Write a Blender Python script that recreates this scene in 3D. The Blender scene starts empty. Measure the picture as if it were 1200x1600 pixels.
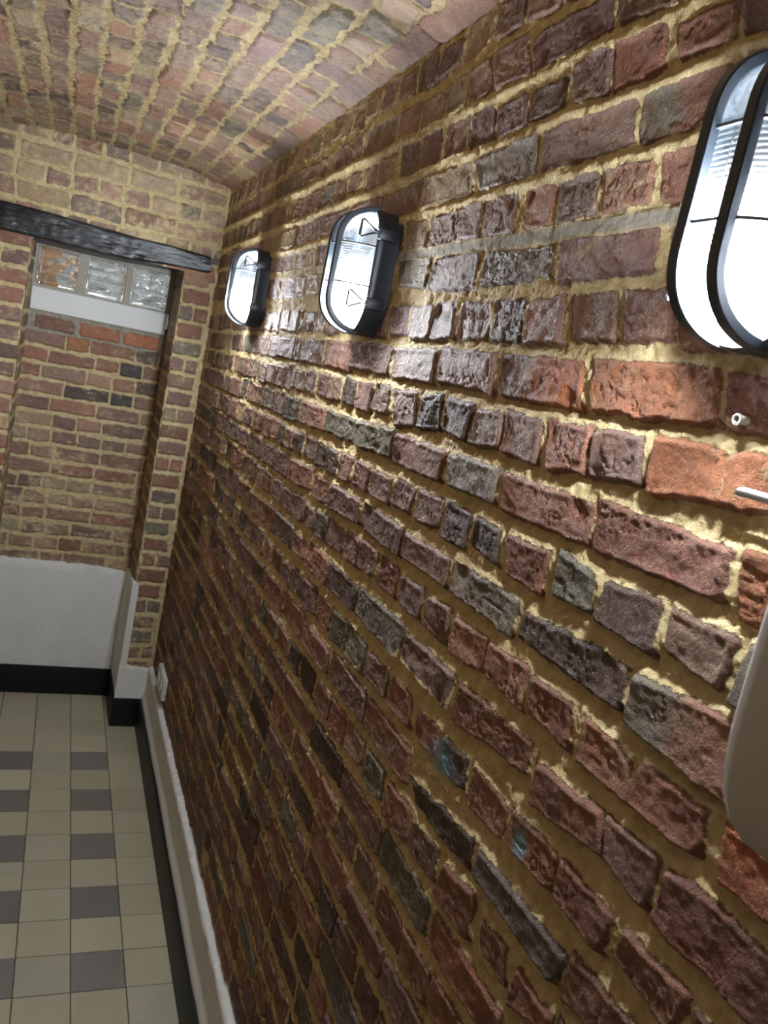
import bpy, bmesh, math, random
import numpy as np
from mathutils import Matrix, Vector

SC = bpy.context.scene
COL = SC.collection
rng = np.random.default_rng(7)
random.seed(7)

# ------------------------------------------------------------------ helpers
def lin(c):
    c = np.asarray(c, float) / 255.0
    return np.where(c <= 0.04045, c / 12.92, ((c + 0.055) / 1.055) ** 2.4)

def _hash(ix, iy, seed):
    h = (ix.astype(np.int64) * 374761393 + iy.astype(np.int64) * 668265263 + seed * 982451653) & 0xFFFFFFFF
    h = ((h ^ (h >> 13)) * 1274126177) & 0xFFFFFFFF
    h = h ^ (h >> 16)
    return (h & 0xFFFF) / 32767.5 - 1.0

def vnoise(x, y, seed=0):
    x = np.asarray(x, np.float64); y = np.asarray(y, np.float64)
    ix = np.floor(x); iy = np.floor(y)
    fx = x - ix; fy = y - iy
    fx = fx * fx * fx * (fx * (fx * 6 - 15) + 10); fy = fy * fy * fy * (fy * (fy * 6 - 15) + 10)
    a = _hash(ix, iy, seed); b = _hash(ix + 1, iy, seed)
    c = _hash(ix, iy + 1, seed); d = _hash(ix + 1, iy + 1, seed)
    return ((a + (b - a) * fx) * (1 - fy) + (c + (d - c) * fx) * fy).astype(np.float32)

def fbm(x, y, seed=0, octv=3, gain=0.5):
    s = 0; a = 1.0; f = 1.0; t = 0
    for k in range(octv):
        s = s + a * vnoise(x * f + 13.7 * k, y * f - 7.3 * k, seed + 17 * k); t += a; a *= gain; f *= 2.03
    return s / t

def sstep(a, b, x):
    t = np.clip((x - a) / (b - a), 0, 1)
    return t * t * (3 - 2 * t)

def link(o, parent=None):
    COL.objects.link(o)
    if parent is not None:
        o.parent = parent
        o.matrix_parent_inverse = Matrix.Translation(parent.location).inverted() if False else Matrix()
    return o

def mesh_from(name, verts, faces, mat=None, parent=None, smooth=False):
    me = bpy.data.meshes.new(name)
    me.from_pydata([tuple(v) for v in verts], [], faces)
    me.update()
    if smooth:
        me.polygons.foreach_set('use_smooth', [True] * len(me.polygons))
    o = bpy.data.objects.new(name, me)
    if mat: me.materials.append(mat)
    return link(o, parent)

def grid_mesh(name, P, mat, attrs=None, mask=None, flip=False, parent=None):
    """P: (nv, nu, 3) array of points -> one mesh of quads."""
    nv, nu = P.shape[:2]
    idx = np.arange(nv * nu).reshape(nv, nu)
    q = np.stack([idx[:-1, :-1], idx[:-1, 1:], idx[1:, 1:], idx[1:, :-1]], -1)
    if mask is not None: q = q[mask]
    q = q.reshape(-1, 4)
    if flip: q = q[:, ::-1]
    me = bpy.data.meshes.new(name)
    n = nv * nu
    me.vertices.add(n); me.vertices.foreach_set('co', P.reshape(-1).astype(np.float32))
    me.loops.add(q.size); me.loops.foreach_set('vertex_index', q.reshape(-1).astype(np.int32))
    me.polygons.add(len(q))
    me.polygons.foreach_set('loop_start', np.arange(0, q.size, 4, dtype=np.int32))
    me.polygons.foreach_set('use_smooth', np.ones(len(q), bool))
    for k, a in (attrs or {}).items():
        if a.ndim == 3:
            at = me.attributes.new(k, 'FLOAT_COLOR', 'POINT')
            buf = np.ones((n, 4), np.float32); buf[:, :3] = a.reshape(-1, 3)
            at.data.foreach_set('color', buf.reshape(-1))
        else:
            at = me.attributes.new(k, 'FLOAT', 'POINT')
            at.data.foreach_set('value', a.reshape(-1).astype(np.float32))
    me.update(calc_edges=True)
    me.validate()
    me.materials.append(mat)
    o = bpy.data.objects.new(name, me)
    return link(o, parent)

def tag(o, label=None, cat=None, group=None, kind=None):
    if label: o['label'] = label
    if cat: o['category'] = cat
    if group: o['group'] = group
    if kind: o['kind'] = kind
    return o

def empty(name, loc):
    o = bpy.data.objects.new(name, None)
    o.location = loc; o.empty_display_size = 0.03
    return link(o)

def box_bm(bm, lo, hi, bevel=0.0, seg=2):
    b = bmesh.new()
    bmesh.ops.create_cube(b, size=1.0)
    for v in b.verts:
        v.co = Vector([lo[i] + (v.co[i] + 0.5) * (hi[i] - lo[i]) for i in range(3)])
    if bevel > 0:
        bmesh.ops.bevel(b, geom=b.edges[:], offset=bevel, segments=seg, affect='EDGES', profile=0.5)
    me = bpy.data.meshes.new('tmp'); b.to_mesh(me); b.free()
    bm.from_mesh(me); bpy.data.meshes.remove(me)

def bm_obj(name, bm, mat, parent=None, smooth=True, autos=True):
    me = bpy.data.meshes.new(name)
    bmesh.ops.recalc_face_normals(bm, faces=bm.faces[:])
    bm.to_mesh(me); bm.free()
    me.materials.append(mat)
    if smooth:
        me.polygons.foreach_set('use_smooth', [True] * len(me.polygons))
        if autos:
            try: me.set_sharp_from_angle(angle=math.radians(40))
            except Exception: pass
    o = bpy.data.objects.new(name, me)
    return link(o, parent)

def sweep_bm(bm, pts, nrm, w, t, closed=False, round_n=0):
    """sweep a rectangle (w across, t along the normal) or a round rod (round_n sides) along pts."""
    n = len(pts); rings = []
    for i in range(n):
        p = Vector(pts[i])
        a = Vector(pts[(i - 1) % n] if (closed or i > 0) else pts[i])
        b = Vector(pts[(i + 1) % n] if (closed or i < n - 1) else pts[i])
        tg = (b - a).normalized()
        nn = Vector(nrm[i]); nn = (nn - tg * nn.dot(tg)).normalized()
        bb = tg.cross(nn)
        ring = []
        if round_n:
            for k in range(round_n):
                an = 2 * math.pi * k / round_n
                ring.append(bm.verts.new(p + bb * (w / 2 * math.cos(an)) + nn * (t / 2 * math.sin(an))))
        else:
            c = 0.25
            for sx, sy in ((-1, -1 + c), (-1, 1 - c), (-1 + c, 1), (1 - c, 1), (1, 1 - c), (1, -1 + c), (1 - c, -1), (-1 + c, -1)):
                ring.append(bm.verts.new(p + bb * (sx * w / 2) + nn * (sy * t / 2)))
        rings.append(ring)
    m = len(rings[0])
    rng_i = range(n if closed else n - 1)
    for i in rng_i:
        r0, r1 = rings[i], rings[(i + 1) % n]
        for k in range(m):
            bm.faces.new((r0[k], r0[(k + 1) % m], r1[(k + 1) % m], r1[k]))
    if not closed:
        bm.faces.new(rings[0]); bm.faces.new(rings[-1][::-1])

# ------------------------------------------------------------------ materials
def new_mat(name):
    m = bpy.data.materials.new(name); m.use_nodes = True
    nt = m.node_tree; nt.nodes.clear()
    out = nt.nodes.new('ShaderNodeOutputMaterial')
    return m, nt, out

class NT:
    def __init__(s, nt): s.nt = nt
    def n(s, t, **kw):
        nd = s.nt.nodes.new(t)
        for k, v in kw.items(): setattr(nd, k, v)
        return nd
    def l(s, a, b): s.nt.links.new(a, b)
    def math(s, op, a, b=None, c=None, clamp=False):
        nd = s.n('ShaderNodeMath', operation=op); nd.use_clamp = clamp
        for i, v in enumerate((a, b, c)):
            if v is None: continue
            if isinstance(v, (int, float)): nd.inputs[i].default_value = v
            else: s.l(v, nd.inputs[i])
        return nd.outputs[0]
    def noise(s, vec, scale, detail=3, rough=0.55, dist=0.0):
        nd = s.n('ShaderNodeTexNoise'); nd.inputs['Scale'].default_value = scale
        nd.inputs['Detail'].default_value = detail; nd.inputs['Roughness'].default_value = rough
        nd.inputs['Distortion'].default_value = dist
        if vec is not None: s.l(vec, nd.inputs['Vector'])
        return nd.outputs['Fac']
    def ramp(s, v, a, b, lo=0.0, hi=1.0):
        nd = s.n('ShaderNodeMapRange', interpolation_type='SMOOTHSTEP')
        nd.inputs[1].default_value = a; nd.inputs[2].default_value = b
        nd.inputs[3].default_value = lo; nd.inputs[4].default_value = hi
        s.l(v, nd.inputs[0]); return nd.outputs[0]
    def mix(s, f, a, b, blend='MIX'):
        nd = s.n('ShaderNodeMix', data_type='RGBA', blend_type=blend)
        if isinstance(f, (int, float)): nd.inputs[0].default_value = f
        else: s.l(f, nd.inputs[0])
        for i, v in ((6, a), (7, b)):
            if isinstance(v, (tuple, list, np.ndarray)): nd.inputs[i].default_value = (*[float(q) for q in v[:3]], 1)
            else: s.l(v, nd.inputs[i])
        return nd.outputs[2]

def simple_mat(name, rgb, rough=0.5, spec=0.5, metal=0.0, noise_amt=0.0, noise_scale=30, bump=0.0, bump_scale=120, rgb2=None, aniso=None):
    m, nt, out = new_mat(name); g = NT(nt)
    b = g.n('ShaderNodeBsdfPrincipled'); g.l(b.outputs[0], out.inputs[0])
    b.inputs['Roughness'].default_value = rough; b.inputs['Metallic'].default_value = metal
    b.inputs['Specular IOR Level'].default_value = spec
    tc = g.n('ShaderNodeTexCoord'); vec = tc.outputs['Object']
    if aniso:
        mp = g.n('ShaderNodeMapping'); mp.inputs['Scale'].default_value = aniso; g.l(vec, mp.inputs[0]); vec = mp.outputs[0]
    c = lin(rgb)
    nz = g.noise(vec, noise_scale, 4)
    c2 = lin(rgb2) if rgb2 is not None else c * (1 - noise_amt)
    col = g.mix(g.ramp(nz, 0.3, 0.7), c, c2)
    g.l(col, b.inputs['Base Color'])
    if bump:
        bp = g.n('ShaderNodeBump'); bp.inputs['Strength'].default_value = 1.0; bp.inputs['Distance'].default_value = bump
        g.l(g.noise(vec, bump_scale, 4), bp.inputs['Height']); g.l(bp.outputs[0], b.inputs['Normal'])
    return m

def brick_mat(name, mortar=(220, 199, 152), mortar2=(190, 167, 120), haze=(184, 163, 128), fine=1.0, rough=0.5, haze_amt=1.0, spec=0.5):
    m, nt, out = new_mat(name); g = NT(nt)
    b = g.n('ShaderNodeBsdfPrincipled'); g.l(b.outputs[0], out.inputs[0])
    vec = g.n('ShaderNodeTexCoord').outputs['Object']
    sd = g.n('ShaderNodeAttribute', attribute_name='sd').outputs['Fac']
    bc = g.n('ShaderNodeAttribute', attribute_name='bcol').outputs['Color']
    sm = g.n('ShaderNodeAttribute', attribute_name='smear').outputs['Fac']
    st = g.n('ShaderNodeAttribute', attribute_name='stain').outputs['Color']
    cem = g.n('ShaderNodeAttribute', attribute_name='cem').outputs['Fac']
    n_big = g.noise(vec, 14, 3); n_mid = g.noise(vec, 55, 5, 0.62); n_fin = g.noise(vec, 230, 6, 0.65); n_pit = g.noise(vec, 120, 3, 0.5, 0.6)
    # ragged edge of the brick against the mortar (sd in millimetres)
    e = g.math('MULTIPLY_ADD', g.math('SUBTRACT', n_fin, 0.5), 7.0, sd)
    e = g.math('MULTIPLY_ADD', g.math('SUBTRACT', n_mid, 0.5), 4.0, e)
    mask = g.ramp(e, -0.8, 1.2)
    # brick colour: fired blotches, dark spots, sooty or orange areas
    c = g.mix(g.ramp(n_mid, 0.38, 0.72, 0.0, 0.55), bc, g.mix(1.0, bc, (0.45, 0.42, 0.45), 'MULTIPLY'))
    c = g.mix(g.ramp(n_big, 0.5, 0.75, 0.0, 0.45), c, g.mix(1.0, bc, (1.35, 1.0, 0.8), 'MULTIPLY'))
    c = g.mix(g.ramp(n_fin, 0.55, 0.8, 0.0, 0.5), c, g.mix(0.5, bc, lin((178, 150, 128))))
    c = g.mix(g.ramp(n_pit, 0.66, 0.74, 0.0, 0.7), c, lin((52, 40, 38)))
    # mortar haze rubbed over the faces
    hz = g.math('ADD', sm, g.math('MULTIPLY', g.math('SUBTRACT', n_mid, 0.5), 1.6))
    hz = g.math('ADD', hz, g.math('MULTIPLY', g.math('SUBTRACT', n_fin, 0.5), 1.2))
    c = g.mix(g.ramp(hz, 0.25, 1.0, 0.0, 0.85 * haze_amt), c, lin(haze))
    mo = g.mix(g.ramp(n_mid, 0.3, 0.7), lin(mortar), lin(mortar2))
    mo = g.mix(g.ramp(n_fin, 0.62, 0.8, 0, 0.5), mo, lin((120, 100, 70)))
    mo = g.mix(cem, mo, g.mix(g.ramp(n_mid, 0.3, 0.7), lin((168, 162, 148)), lin((138, 132, 120))))
    col = g.mix(mask, mo, c)
    stf = g.math('MULTIPLY', g.n('ShaderNodeAttribute', attribute_name='stainf').outputs['Fac'], g.ramp(n_fin, 0.3, 0.6, 0.35, 1.0))
    col = g.mix(stf, col, st)
    g.l(col, b.inputs['Base Color'])
    r = g.math('MULTIPLY_ADD', g.math('SUBTRACT', n_mid, 0.5), 0.35, rough)
    r = g.math('ADD', r, g.math('MULTIPLY', g.math('SUBTRACT', 1.0, mask), 0.12))
    g.l(r, b.inputs['Roughness'])
    b.inputs['Specular IOR Level'].default_value = spec
    # fine relief
    crk = g.n('ShaderNodeTexNoise', noise_type='RIDGED_MULTIFRACTAL'); crk.inputs['Scale'].default_value = 38; crk.inputs['Detail'].default_value = 4
    g.l(vec, crk.inputs['Vector'])
    n_grain = g.noise(vec, 620, 4, 0.6)
    h = g.math('MULTIPLY', n_fin, 0.6)
    h = g.math('MULTIPLY_ADD', n_grain, 0.3, h)
    h = g.math('MULTIPLY_ADD', n_mid, 1.0, h)
    h = g.math('MULTIPLY_ADD', n_pit, 0.35, h)
    h = g.math('MULTIPLY_ADD', g.ramp(crk.outputs['Fac'], 1.3, 2.2), -0.22, h)
    h = g.math('MULTIPLY_ADD', mask, 0.45, h)
    bp = g.n('ShaderNodeBump'); bp.inputs['Strength'].default_value = 1.0; bp.inputs['Distance'].default_value = 0.0035 * fine
    g.l(h, bp.inputs['Height']); g.l(bp.outputs[0], b.inputs['Normal'])
    return m

PAL = {  # brick albedos (sRGB)
 'P': (130, 103, 92), 'R': (144, 103, 85), 'O': (163, 106, 76), 'G': (116, 106, 92), 'D': (92, 76, 68), 'T': (164, 142, 114),
 'B': (78, 72, 68), 'K': (152, 119, 102)}

def jit(c, a=0.14):
    c = lin(PAL[c])
    return c * (1 + rng.normal(0, a)) * (1 + rng.normal(0, a * 0.25, 3))

# ------------------------------------------------------------------ brickwork as relief
def brick_field(u, v, bricks, seed=0, recess=None, edge=0.0055, wob=0.0030, smear=None, rnd=0.005, relief=1.0, face_amp=0.0018, grow=0.0030, slant=0.55):
    """height (m), signed distance (mm), colours on the grid u x v (1-D, metres). bricks: (quad TL,TR,BR,BL in (u,v), colour or (colour, colour))"""
    U, V = np.meshgrid(u, v)
    wu = U + wob * fbm(U * 32, V * 32, seed + 1, 2) + 0.35 * wob * vnoise(U * 130, V * 130, seed + 2)
    wv = V + wob * fbm(U * 32, V * 32, seed + 3, 2) + 0.35 * wob * vnoise(U * 130, V * 130, seed + 4)
    sd = np.full(U.shape, -0.02, np.float32)
    hb = np.zeros(U.shape, np.float32); CV = np.zeros(U.shape, np.float32); CH = np.full(U.shape, 0.025, np.float32)
    col = np.zeros(U.shape + (3,), np.float32); col[:] = lin(PAL['P'])
    mg = 0.014
    for quad, c in bricks:
        q = np.array(quad, float)
        u0, u1 = q[:, 0].min() - mg, q[:, 0].max() + mg
        v0, v1 = q[:, 1].min() - mg, q[:, 1].max() + mg
        i0, i1 = np.searchsorted(u, (u0, u1)); j0, j1 = np.searchsorted(v, (v0, v1))
        if i1 <= i0 or j1 <= j0: continue
        su, sv = wu[j0:j1, i0:i1], wv[j0:j1, i0:i1]
        cen = q.mean(0)
        ds = []
        for k in range(4):
            a, b2 = q[k], q[(k + 1) % 4]
            nrm = np.array([-(b2 - a)[1], (b2 - a)[0]]); L = np.hypot(*nrm)
            if L < 1e-6: continue
            nrm /= L
            if (cen - a) @ nrm < 0: nrm = -nrm
            ds.append((su - a[0]) * nrm[0] + (sv - a[1]) * nrm[1])
        s = ds[0]
        for d in ds[1:]:
            hh = np.clip(0.5 + 0.5 * (d - s) / rnd, 0, 1)
            s = d * (1 - hh) + s * hh - rnd * hh * (1 - hh)
        s = s + grow
        m = s > sd[j0:j1, i0:i1]
        tu, tv = rng.normal(0, 0.018, 2) * relief
        hbase = rng.normal(0, 0.0016) * relief
        local = hbase + tu * (su - cen[0]) + tv * 1.5 * (sv - cen[1])
        # a worn corner or a dent on some bricks
        if rng.random() < 0.35:
            cx, cy = q[rng.integers(4)] * 0.75 + cen * 0.25
            local = local - 0.005 * relief * np.exp(-((su - cx) ** 2 + (sv - cy) ** 2) / (2 * 0.012 ** 2))
        sd[j0:j1, i0:i1] = np.where(m, s, sd[j0:j1, i0:i1])
        hb[j0:j1, i0:i1] = np.where(m, local, hb[j0:j1, i0:i1])
        tt = (su - q[:, 0].min()) / max(1e-4, np.ptp(q[:, 0]))
        left = q[np.argsort(q[:, 0])[:2], 1].mean(); right = q[np.argsort(q[:, 0])[2:], 1].mean()
        CV[j0:j1, i0:i1] = np.where(m, sv - (left + (right - left) * tt), CV[j0:j1, i0:i1])
        CH[j0:j1, i0:i1] = np.where(m, (np.sort(q[:, 1])[2:].mean() - np.sort(q[:, 1])[:2].mean()) / 2, CH[j0:j1, i0:i1])
        if isinstance(c, tuple) and len(c) == 2 and isinstance(c[0], str):
            ca, cb = jit(c[0], 0.05), jit(c[1], 0.05)
            t = (su - cen[0]) / (u1 - u0 - 2 * mg) + 0.12 * vnoise(su * 60, sv * 60, seed + 9)
            t = sstep(-0.15, 0.25, t)[..., None]
            cc = cb * (1 - t) + ca * t
        else:
            cc = jit(c) if isinstance(c, str) else np.asarray(c)
            cc = np.broadcast_to(cc, su.shape + (3,))
        col[j0:j1, i0:i1] = np.where(m[..., None], cc, col[j0:j1, i0:i1])
    if recess is None: recess = np.full(U.shape, 0.008)
    if smear is None: smear = np.zeros_like(U)
    sn = fbm(U * 9, V * 14, seed + 21, 3) * 0.6 + fbm(U * 45, V * 60, seed + 22, 2) * 0.6
    smk = np.clip(smear + sn * 0.9, 0, 1.6) * (smear > 0.001)
    sdm = sd - 0.006 * np.clip(smk - 0.35, 0, 1)            # mortar smeared over the edges eats into the face
    prof = sstep(-0.001, edge, sdm)
    # weathered bed joints: deep under the upper brick, nearly flush on the lower one
    pj = np.clip(-sd / 0.016, 0, 0.5); pj = np.where(CV < 0, pj, 1 - pj)
    wj = sstep(0.65, 0.95, np.abs(CV) / CH)
    mult = 0.6 + 0.4 * wj + slant * wj * (1.0 - 2.0 * pj)
    mort = -recess * mult * (1 - 0.75 * np.clip(smk, 0, 1)) + 0.0028 * fbm(U * 50, V * 70, seed + 5, 3) + 0.0016 * fbm(U * 170, V * 190, seed + 6, 2)
    face = hb + face_amp * fbm(U * 40, V * 55, seed + 7, 3) + 0.0007 * fbm(U * 170, V * 200, seed + 8, 2)
    wr = 1 - np.abs(fbm(U * 55 + 3 * vnoise(U * 20, V * 20, seed + 11), V * 95, seed + 10, 2))
    face = face - 0.0022 * relief * sstep(0.88, 1.0, wr) * (vnoise(U * 17, V * 17, seed + 12) > 0.1)
    lip = np.exp(-((sdm - 0.004) / 0.004) ** 2) * 0.0012 * relief
    h = mort + (face + lip - mort) * prof
    return U, V, h, sdm * 1000.0, col, smk

def course_fill(zc, y0, y1, kind, h=0.05, seedshift=0.0, slope=0.0, colors='PPPPRRDG', ref=1.0, joint=0.015, ls=0.172, lh=0.08, jw=0.0022):
    out = []; y = y0
    while y < y1 - 0.012:
        L = (ls if kind == 's' else lh) * (1 + rng.normal(0, 0.07))
        if rng.random() < 0.06 and kind == 's': L *= 0.55
        e = min(y + L, y1)
        if e - y < 0.02: break
        hh = h * (1 + rng.normal(0, 0.05))
        zz = lambda q: zc + slope * (q - ref)
        j = lambda: rng.normal(0, jw)
        o = rng.normal(0, 0.0018)
        quad = [(y + j(), zz(y) + hh / 2 + o + j()), (e + j(), zz(e) + hh / 2 + o + j()), (e + j(), zz(e) - hh / 2 + o + j()), (y + j(), zz(y) - hh / 2 + o + j())]
        out.append((quad, rng.choice(list(colors))))
        y = e + joint * (1 + rng.normal(0, 0.2))
    return out
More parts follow.
